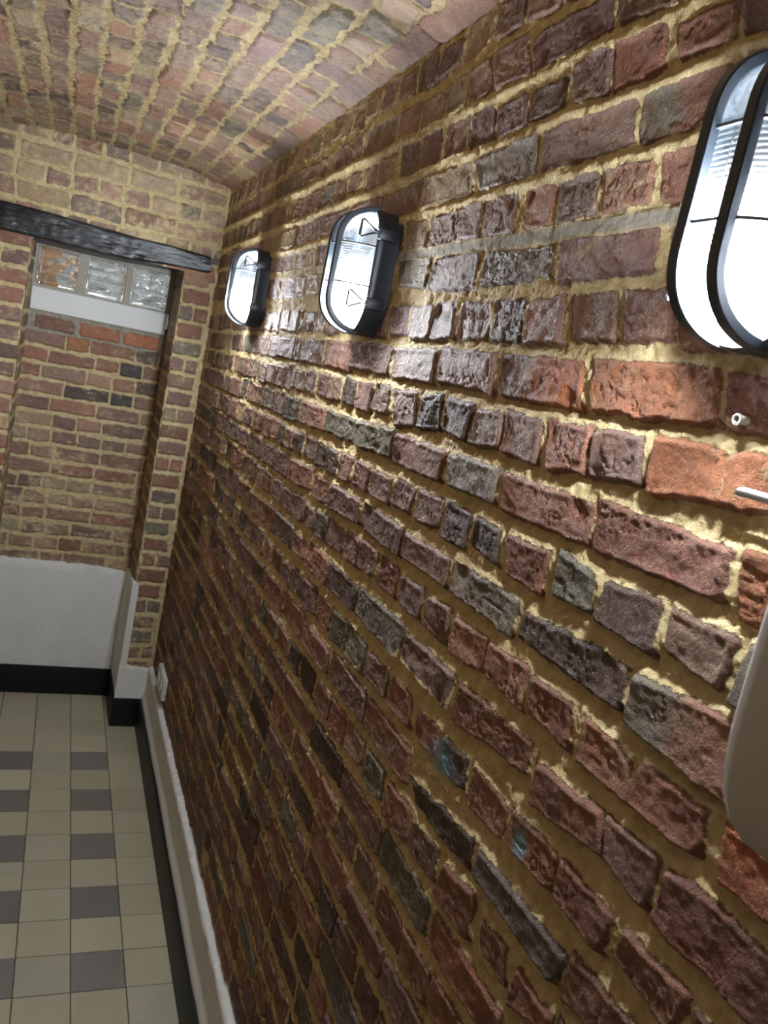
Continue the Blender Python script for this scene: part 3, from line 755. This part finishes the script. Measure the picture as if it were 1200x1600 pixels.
fl = mesh_from('floor', tv, tf, M_TILE)
at = fl.data.attributes.new('bcol', 'FLOAT_COLOR', 'POINT')
at.data.foreach_set('color', np.concatenate([np.array(tc, np.float32), np.ones((len(tc), 1), np.float32)], 1).reshape(-1))
tag(fl, kind='structure')

# ------------------------------------------------------------------ skirting tiles and plaster bands
def skirting(name, lo, hi):
    bm = bmesh.new(); box_bm(bm, lo, hi, 0.002, 2)
    return tag(bm_obj(name, bm, M_SKIRT), kind='structure')
SK = 0.131
skirting('baseboard_right', (0.481, YF, 0.0), (0.503, YB - 0.013, SK))
skirting('baseboard_pier', (0.374, YB - 0.016, 0.0), (0.4805, YB + 0.003, SK))
skirting('baseboard_niche_right', (0.374, YB + 0.0035, 0.0), (0.393, YN - 0.0155, SK))
skirting('baseboard_niche', (NX0 + 0.004, YN - 0.015, 0.0), (0.3935, YN + 0.004, SK))
skirting('baseboard_left', (XL, YF, 0.0), (XL + 0.02, YB - 0.016, SK))

def plaster(name, s0, s1, mapf, z0, ztop, thick, step=0.006, foot=0.0, rag=0.006, seed=0, cap=False):
    """band of plaster along s with a ragged upper edge and a ledge back to the wall; mapf(s, depth, z) -> xyz, depth 0 = wall, thick = face"""
    s = np.arange(s0, s1 + step, step); s[-1] = s1
    prof = []   # (z fraction, depth)
    rows = []
    zt = (np.array([ztop(q) for q in s]) if callable(ztop) else np.full(len(s), ztop)) + rag * fbm(s * 22, s * 0 + seed, seed, 3) + 0.4 * rag * vnoise(s * 130, s * 0, seed + 3)
    nz = 14
    for k in range(nz):
        t = k / (nz - 1)
        zr = z0 + (zt - 0.006 - z0) * t
        d = thick + 0.0018 * fbm(s * 6, zr * 9, seed + 5, 2)
        if foot: d = d + foot * (1 - sstep(0.012, 0.034, zr - z0))
        rows.append((d, zr))
    lip = thick * (0.78 + 0.25 * vnoise(s * 60, s * 0 + 4, seed + 8))
    rows.append((lip, zt - 0.001)); rows.append((lip * 0.72, zt + 0.0012 + 0.002 * vnoise(s * 90, s * 0 + 9, seed + 9)))
    rows.append((lip * 0.3, zt + 0.001)); rows.append((np.full(len(s), -0.012), zt - 0.004))
    rows = [(np.broadcast_to(d, s.shape), zr) for d, zr in rows]
    if cap:
        s = np.concatenate([[s[0]], [s[0]], s]); rows = [(np.concatenate([[-0.012], [d[0] * 0.8], d]), np.concatenate([[zr[0], zr[0]], zr])) for d, zr in rows]
        s[2] += 0.002
    P = np.array([[mapf(a, b, c) for a, b, c in zip(s, d, zr)] for d, zr in rows])
    o = grid_mesh(name, P, M_PLASTER)
    return o
o = plaster('trim_1', YF, YB - 0.012, lambda a, d, z: (0.522 - d, a, z), SK + 0.0005, 0.283, 0.022, foot=0.010, seed=61); tag(o, kind='structure')
o = plaster('trim_2', 0.378, 0.505, lambda a, d, z: (a, YB + 0.004 - d, z), SK + 0.0005, lambda x: 0.283 - 0.12 * (x - 0.378), 0.018, rag=0.004, seed=62); tag(o, kind='structure')
o = plaster('trim_3', YB - 0.012, YN + 0.0, lambda a, d, z: (NX1 - d + 0.004, a, z), SK + 0.0005, lambda y: 0.650 - 0.10 * (y - YB), 0.016, rag=0.007, seed=63, cap=True); tag(o, kind='structure')
o = plaster('trim_4', NX0, NX1, lambda a, d, z: (a, YN + 0.012 - d, z), SK + 0.0005, lambda x: 0.617 - 0.016 * sstep(0.2, 0.39, x), 0.020, rag=0.005, seed=64); tag(o, kind='structure')

# white painted lintel under the glass blocks
bm = bmesh.new(); box_bm(bm, (NX0 + 0.002, YN - 0.012, 1.671), (0.384, YN + 0.06, 1.764), 0.006, 3)
for v in bm.verts:
    v.co.z += 0.0015 * math.sin(v.co.x * 40)
tag(bm_obj('trim_5', bm, M_PAINT), kind='structure')

# ------------------------------------------------------------------ window of three glass blocks
win = empty('window_1', (0.115, YN, 1.765)); tag(win, kind='structure')
BL = [(-0.146, 0.009), (0.046, 0.197), (0.222, 0.373)]
BZ0, BZ1 = 1.774, 1.925
bm = bmesh.new()
xs = [NX0 - 0.01] + [q for b in BL for q in b] + [NX1 + 0.01]
for a, b in zip(xs[0::2], xs[1::2]): box_bm(bm, (a - 0.115, 0.0, -0.003), (b - 0.115, 0.085, 0.20), 0.0015, 1)
for b in BL:
    box_bm(bm, (b[0] - 0.115, 0.0, -0.003), (b[1] - 0.115, 0.085, BZ0 - 1.765), 0.0015, 1)
    box_bm(bm, (b[0] - 0.115, 0.0, BZ1 - 1.765), (b[1] - 0.115, 0.085, 0.20), 0.0015, 1)
bm_obj('block_mortar', bm, M_GROUT, win)
def glass_block(k, x0, x1):
    n = 56
    u = np.linspace(x0 + 0.001, x1 - 0.001, n); v = np.linspace(BZ0 + 0.001, BZ1 - 0.001, n)
    U, V = np.meshgrid(u, v)
    tu = (U - x0) / (x1 - x0); tw = (V - BZ0) / (BZ1 - BZ0)
    edge = np.minimum(np.minimum(tu, 1 - tu), np.minimum(tw, 1 - tw))
    def wave(s):
        w = 0.0022 * np.sin(70 * (V - 0.35 * U) + 5 * vnoise(U * 14, V * 14, s) + k) + 0.0022 * vnoise(U * 26, V * 60, s + 1)
        for c in (0.40, 0.66):
            w = w + 0.003 * np.exp(-((tw - c) / 0.018) ** 2)
        return w * sstep(0.02, 0.09, edge) - 0.004 * np.exp(-((edge - 0.075) / 0.02) ** 2)
    F = np.stack([U - 0.115, 0.006 - wave(90 + k), V - 1.765], -1)
    B = np.stack([U - 0.115, 0.080 + wave(95 + k), V - 1.765], -1)
    verts = np.concatenate([F.reshape(-1, 3), B.reshape(-1, 3)])
    fs = []
    I = lambda a, b: a * n + b
    for a in range(n - 1):
        for b in range(n - 1):
            fs.append((I(a, b), I(a, b + 1), I(a + 1, b + 1), I(a + 1, b)))
            fs.append(tuple(n * n + q for q in (I(a, b), I(a + 1, b), I(a + 1, b + 1), I(a, b + 1))))
    ring = [I(0, b) for b in range(n)] + [I(a, n - 1) for a in range(1, n)] + [I(n - 1, b) for b in range(n - 2, -1, -1)] + [I(a, 0) for a in range(n - 2, 0, -1)]
    for q in range(len(ring)):
        a, b = ring[q], ring[(q + 1) % len(ring)]
        fs.append((b, a, n * n + a, n * n + b))
    return mesh_from('glass_block', verts, fs, M_BLOCK, win, smooth=True)
for k, b in enumerate(BL): glass_block(k, *b)
# shallow light shaft behind the blocks, seen only through them
M_SHAFT = simple_mat('shaft_wall', (176, 178, 176), 0.8, 0.2, noise_scale=14, rgb2=(110, 114, 114))
M_SHAFTW = simple_mat('shaft_brick', (214, 172, 136), 0.8, 0.2, noise_amt=0.1)
bm = bmesh.new()
box_bm(bm, (-0.45, 4.35, 1.3), (0.8, 4.4, 2.6)); box_bm(bm, (-0.45, YN + 0.09, 1.25), (0.8, 4.4, 1.3)); box_bm(bm, (0.75, YN + 0.09, 1.3), (0.8, 4.4, 2.6)); box_bm(bm, (-0.45, YN + 0.09, 2.6), (0.8, 4.4, 2.65))
tag(bm_obj('wall_shaft', bm, M_SHAFT, smooth=False), kind='structure')
bm = bmesh.new(); box_bm(bm, (-0.45, 4.1, 1.3), (-0.07, 4.34, 2.6))
tag(bm_obj('wall_shaft_left', bm, M_SHAFTW, smooth=False), kind='structure')
ld = bpy.data.lights.new('shaft_daylight', 'AREA'); ld.energy = 2.2; ld.size = 0.5; ld.color = (0.95, 0.97, 1.0)
lo_ = bpy.data.objects.new('shaft_daylight', ld); lo_.location = (0.2, 4.0, 2.55); COL.objects.link(lo_)

# ------------------------------------------------------------------ black timber over the niche
def beam():
    xs = np.linspace(XL - 0.01, 0.489, 120)
    ring = []
    n_s = 10
    rows = []
    for x in xs:
        t = (x + 0.28) / 0.77
        zt = 2.031 - 0.020 * t; zb = 1.930 + 0.019 * sstep(0.45, 1.0, t)
        if x > 0.478: zt -= 0.008 * ((x - 0.478) / 0.011); zb += 0.005 * ((x - 0.478) / 0.011)
        pts = []
        y0, y1 = YB - 0.020, YN + 0.01
        for k in range(n_s + 1): pts.append((y0, zb + 0.006 + (zt - zb - 0.012) * k / n_s))
        pts = [(y0 + 0.006, zb)] + pts + [(y0 + 0.006, zt), (y1, zt), (y1, zb)]
        rows.append([(x, a, b) for a, b in pts])
    P = np.array(rows)
    m = P.shape[1]
    nn = fbm(P[..., 0] * 7, P[..., 2] * 60, 71, 4) * 0.006 + vnoise(P[..., 0] * 50, P[..., 2] * 90, 72) * 0.0014
    fr = P[..., 1] < YB + 0.05
    P[..., 1] -= np.where(fr, nn, 0)
    P[..., 2] += 0.003 * fbm(P[..., 0] * 9, P[..., 1] * 3, 73, 2) * (P[..., 1] < YB + 0.05)
    verts = P.reshape(-1, 3); fs = []
    for a in range(len(xs) - 1):
        for k in range(m):
            i0, i1 = a * m + k, a * m + (k + 1) % m
            fs.append((i0, i1, i1 + m, i0 + m))
    fs.append(tuple(range(m))[::-1]); fs.append(tuple((len(xs) - 1) * m + q for q in range(m)))
    o = mesh_from('timber_beam', verts, fs, M_BEAM, smooth=True)
    try: o.data.set_sharp_from_angle(angle=math.radians(50))
    except Exception: pass
    return o
tag(beam(), 'black painted rough timber beam set into the back wall above the glass blocks', 'beam', kind='thing')

# ------------------------------------------------------------------ bulkhead lamps
HW, HL = 0.065, 0.0475          # half width, straight half length (local: y = width, z = height, -x = out of the wall)
def stadium(hw, hl, n=16, ns=10):
    pts = []
    for k in range(n): a = math.pi * k / n; pts.append((hw * math.cos(a), hl + hw * math.sin(a)))
    for k in range(ns): pts.append((-hw, hl - 2 * hl * k / ns))
    for k in range(n): a = math.pi + math.pi * k / n; pts.append((hw * math.cos(a), -hl + hw * math.sin(a)))
    for k in range(ns): pts.append((hw, -hl + 2 * hl * k / ns))
    return pts
DEP, RC = 0.060, 0.047
def dome_x(y, z, hw=0.0585, hl=HL):
    zc_ = max(abs(z) - hl, 0.0)
    d = hw - math.hypot(y, zc_)
    if d <= 0: return 0.0
    q = min(d / RC, 1.0)
    return DEP * math.sqrt(max(0.0, 1 - (1 - q) ** 2))
def loft(bm, rings, cap0=False, cap1=False):
    R = [[bm.verts.new(p) for p in r] for r in rings]
    m = len(R[0])
    for a in range(len(R) - 1):
        for k in range(m): bm.faces.new((R[a][k], R[a][(k + 1) % m], R[a + 1][(k + 1) % m], R[a + 1][k]))
    if cap0: bm.faces.new(R[0][::-1])
    if cap1: bm.faces.new(R[-1])
BX = 0.036                       # depth of the opaque base
def make_lamp(loc, label):
    root = empty('bulkhead_lamp', loc)
    tag(root, label, 'lamp', 'bulkhead lamps along the right wall')
    # base with its thick rim
    bm = bmesh.new(); rings = []
    for x, g in ((0.006, 0.0), (-0.018, 0.0), (-0.022, 0.0015), (-BX + 0.003, 0.0015), (-BX, -0.001), (-BX, -0.0065), (-BX + 0.006, -0.0075), (-BX + 0.010, -0.009)):
        rings.append([(x, y, z_) for y, z_ in stadium(HW + g, HL)])
    loft(bm, rings, True, False)
    bm_obj('base', bm, M_BLACK, root)
    bm = bmesh.new(); loft(bm, [[(-BX + 0.009, y, z_) for y, z_ in stadium(HW - 0.0095, HL)], [(-BX + 0.012, y, z_) for y, z_ in stadium(HW - 0.02, HL)]], True, True)
    bm_obj('back_plate', bm, M_REFL, root)
    # ribbed glass dome
    bm = bmesh.new(); hw = 0.0575
    rings = []
    N = 18
    prev = None
    for k in range(N + 1):
        d = RC * (1 - math.cos(math.pi / 2 * k / N)) if k < N else RC
        q = d / RC
        x = -DEP * math.sqrt(max(0, 1 - (1 - q) ** 2))
        ring = []
        for y, z_ in stadium(hw - d, HL, 18, 110):
            rib = 0.0007 * math.sin(2 * math.pi * z_ / 0.0042) * (1 if abs(z_) < 0.075 else 0) * min(1, k / 4)
            ring.append((-BX + 0.008 + x - rib, y, z_))
        rings.append(ring)
    for k in range(1, 6):
        h2 = (hw - RC) * (1 - k / 5.0) + 0.0002
        ring = []
        for y, z_ in stadium(h2, HL, 18, 110):
            rib = 0.0007 * math.sin(2 * math.pi * z_ / 0.0042) * (1 if abs(z_) < 0.075 else 0)
            ring.append((-BX + 0.008 - DEP - rib, y, z_))
        rings.append(ring)
    loft(bm, rings, False, True)
    bm_obj('glass_cover', bm, M_GLASS, root, autos=False)
    # bulb and its socket inside
    bm = bmesh.new()
    prof = [(0.0, -0.086), (0.012, -0.0845), (0.021, -0.079), (0.0265, -0.070), (0.028, -0.058), (0.0265, -0.046), (0.022, -0.034), (0.0170, -0.024), (0.0150, -0.016)]
    n = 24
    R = []
    for r, z_ in prof[1:]:
        R.append([bm.verts.new((-0.045 + 0.86 * r * math.cos(2 * math.pi * k / n), r * math.sin(2 * math.pi * k / n), z_)) for k in range(n)])
    tip = bm.verts.new((-0.045, 0, prof[0][1]))
    for k in range(n): bm.faces.new((tip, R[0][(k + 1) % n], R[0][k]))
    for a in range(len(R) - 1):
        for k in range(n): bm.faces.new((R[a][k], R[a][(k + 1) % n], R[a + 1][(k + 1) % n], R[a + 1][k]))
    bm.faces.new(R[-1])
    bm_obj('bulb', bm, M_BULB, root)
    bm = bmesh.new()
    rings = [[(-0.045 + r * math.cos(2 * math.pi * k / n), r * math.sin(2 * math.pi * k / n), z_) for k in range(n)] for r, z_ in ((0.0155, -0.017), (0.018, -0.013), (0.018, 0.030), (0.015, 0.034))]
    loft(bm, rings, True, True); box_bm(bm, (-0.043, -0.012, 0.012), (-BX + 0.010, 0.012, 0.036), 0.002)
    bm_obj('lamp_holder', bm, M_WHITEP, root)
    # wire guard: two upright bows and two cross rods
    def guard_path(fixed, along, lift, n=60):
        pts, nr = [], []
        if along == 'z':
            zl = HL + math.sqrt(max(0, 0.0585 ** 2 - fixed ** 2))
            seq = [(fixed, -zl + 2 * zl * (0.5 - 0.5 * math.cos(math.pi * k / n))) for k in range(n + 1)]
        else:
            seq = [(-0.0585 + 0.117 * (0.5 - 0.5 * math.cos(math.pi * k / n)), fixed) for k in range(n + 1)]
        e = 1e-4
        for y, z_ in seq:
            gx = dome_x(y, z_)
            gy = (dome_x(y + e, z_) - dome_x(y - e, z_)) / (2 * e); gz = (dome_x(y, z_ + e) - dome_x(y, z_ - e)) / (2 * e)
            nv = Vector((-1, -gy if along == 'y' else 0, -gz if along == 'z' else 0)).normalized()
            pts.append(Vector((-BX + 0.008 - gx, y, z_)) + nv * lift); nr.append(nv)
        return pts, nr
    for s in (-1, 1):
        bm = bmesh.new(); p, nr = guard_path(0.0215 * s, 'z', 0.0062)
        sweep_bm(bm, p, nr, 0.0115, 0.010); bm_obj('guard_bow', bm, M_BLACK, root)
    for zq in (0.041, -0.028):
        bm = bmesh.new(); p, nr = guard_path(zq, 'y', 0.0035)
        sweep_bm(bm, p, nr, 0.0036, 0.0036, round_n=8); bm_obj('guard_rod', bm, M_BLACK, root)
    # spring clips on both flanks
    for s in (-1, 1):
        for zq in (0.064, -0.056):
            bm = bmesh.new(); box_bm(bm, (-BX - 0.003, min(s * HW, s * (HW + 0.008)), zq - 0.010), (-0.004, max(s * HW, s * (HW + 0.008)), zq + 0.010), 0.0025)
            c = bm_obj('clip', bm, M_BLACK, root)
            bm = bmesh.new()
            yq = s * (HW + 0.0075)
            if s > 0:
                box_bm(bm, (-BX - 0.017, yq - 0.002, zq - (0.012 if zq > 0 else 0.022)), (-BX + 0.002, yq + 0.0015, zq + (0.0 if zq > 0 else 0.014)), 0.0015)
                bm_obj('tab', bm, M_BLACK, c); continue
            tri = [(-BX + 0.002, yq, zq), (-BX - 0.012, yq, zq + 0.003), (-BX - 0.034, yq, zq + 0.016), (-BX - 0.0365, yq, zq + 0.014), (-BX - 0.0365, yq, zq - 0.012), (-BX - 0.034, yq, zq - 0.014), (-BX - 0.012, yq, zq - 0.003)]
            sweep_bm(bm, [Vector(t) for t in tri], [Vector((0, s, 0))] * len(tri), 0.0046, 0.0046, closed=True, round_n=6)
            bm_obj('wire_loop', bm, M_WIRE, c)
    return root
make_lamp((0.514, 0.513, 1.903), 'oval black caged lamp nearest the camera, cut by the right edge, above the white dispenser')
make_lamp((0.514, 1.477, 1.885), 'oval black caged lamp in the middle of the row of three on the brick wall')
make_lamp((0.514, 2.495, 1.876), 'oval black caged lamp farthest away, beside the end of the black beam')

# ------------------------------------------------------------------ double socket low on the right wall
so = empty('wall_socket', (0.515, 3.045, 0.367)); tag(so, 'white double power socket low on the brick wall near the far corner', 'socket')
bm = bmesh.new(); box_bm(bm, (-0.014, -0.088, -0.043), (0.004, 0.088, 0.043), 0.004, 3); bm_obj('face_plate', bm, M_WHITEP, so)
for s in (-1, 1):
    bm = bmesh.new(); n = 28
    rings = [[(x, s * 0.038 + r * math.cos(2 * math.pi * k / n), r * math.sin(2 * math.pi * k / n)) for k in range(n)] for r, x in ((0.024, -0.0135), (0.024, -0.0165), (0.0215, -0.0165), (0.0205, -0.0142))]
    loft(bm, rings, False, True)
    ins = bm_obj('socket_well', bm, M_WHITEP, so)
    for q in (-1, 1):
        bm = bmesh.new(); loft(bm, [[(x, s * 0.038 + q * 0.0095 + 0.0028 * math.cos(2 * math.pi * k / 10), 0.0028 * math.sin(2 * math.pi * k / 10)) for k in range(10)] for x in (-0.0141, -0.0146)], True, True)
        bm_obj('pin_hole', bm, M_DARKHOLE, ins)

# ------------------------------------------------------------------ wall plug in the brick under the first lamp
n = 14
bm = bmesh.new()
loft(bm, [[(x, r * math.cos(2 * math.pi * k / n), r * math.sin(2 * math.pi * k / n)) for k in range(n)] for r, x in ((0.0042, 0.012), (0.0042, -0.006), (0.0050, -0.0065), (0.0050, -0.0085), (0.0032, -0.0088), (0.0030, 0.004))], True, True)
pg = bm_obj('wall_plug', bm, M_PLUG); pg.location = (0.519, 0.523, 1.7395)
tag(pg, 'small pale plastic plug sticking out of an orange brick below the nearest lamp', 'wall plug')

# ------------------------------------------------------------------ white housing at the right edge
dp = empty('dispenser', (0.515, 0.19, 1.66)); tag(dp, 'white rounded wall housing with a metal lever at the right edge of the photo', 'dispenser')
prof = [(0.0, 1.504), (-0.115, 1.504), (-0.135, 1.5075), (-0.150, 1.515), (-0.161, 1.525), (-0.169, 1.538), (-0.1735, 1.553), (-0.1755, 1.572), (-0.1760, 1.60), (-0.1757, 1.64), (-0.175, 1.672), (-0.170, 1.682), (-0.160, 1.686), (0.0, 1.686)]
bm = bmesh.new()
def sect(y, ins):
    out = []
    cx, cz = -0.08, 1.595
    for x, z_ in prof:
        dx = 0 if x > -0.001 else ins * (1 if x < cx else 0.2); dz = ins * (1 if z_ < cz else -1) * min(1, abs(z_ - cz) / 0.05)
        out.append((x + dx, y, z_ - 1.66 + dz))
    return out
loft(bm, [sect(y, i_) for y, i_ in ((-0.115, 0.012), (-0.112, 0.004), (-0.104, 0.0), (0.098, 0.0), (0.105, 0.0022), (0.109, 0.006), (0.111, 0.012))], True, True)
bm_obj('housing', bm, M_DISP, dp)
bm = bmesh.new()
pl = [Vector((-0.150, -0.05, 0.022)), Vector((-0.150, -0.045, 0.030)), Vector((-0.150, -0.03, 0.0335)), Vector((-0.150, 0.02, 0.034)), Vector((-0.150, 0.158, 0.034)), Vector((-0.150, 0.164, 0.0338))]
sweep_bm(bm, pl, [Vector((0, 0, 1))] * len(pl), 0.012, 0.0055, round_n=12)
box_bm(bm, (-0.158, -0.058, 0.016), (-0.142, -0.040, 0.028), 0.002)
bm_obj('lever', bm, M_CHROME, dp)

# ------------------------------------------------------------------ light and colour management
w = bpy.data.worlds.new('world'); SC.world = w; w.use_nodes = True
w.node_tree.nodes['Background'].inputs[0].default_value = (0.8, 0.85, 1, 1); w.node_tree.nodes['Background'].inputs[1].default_value = 0.02
SC.view_settings.view_transform = 'Standard'; SC.view_settings.look = 'None'
SC.view_settings.exposure = 2.72; SC.view_settings.gamma = 1.0; SC.view_settings.use_curve_mapping = False
SC.cycles.use_denoising = True
SC.cycles.max_bounces = 10; SC.cycles.transparent_max_bounces = 12; SC.cycles.transmission_bounces = 8
SC.cycles.caustics_reflective = False; SC.cycles.caustics_refractive = False
SC.cycles.sample_clamp_indirect = 8.0
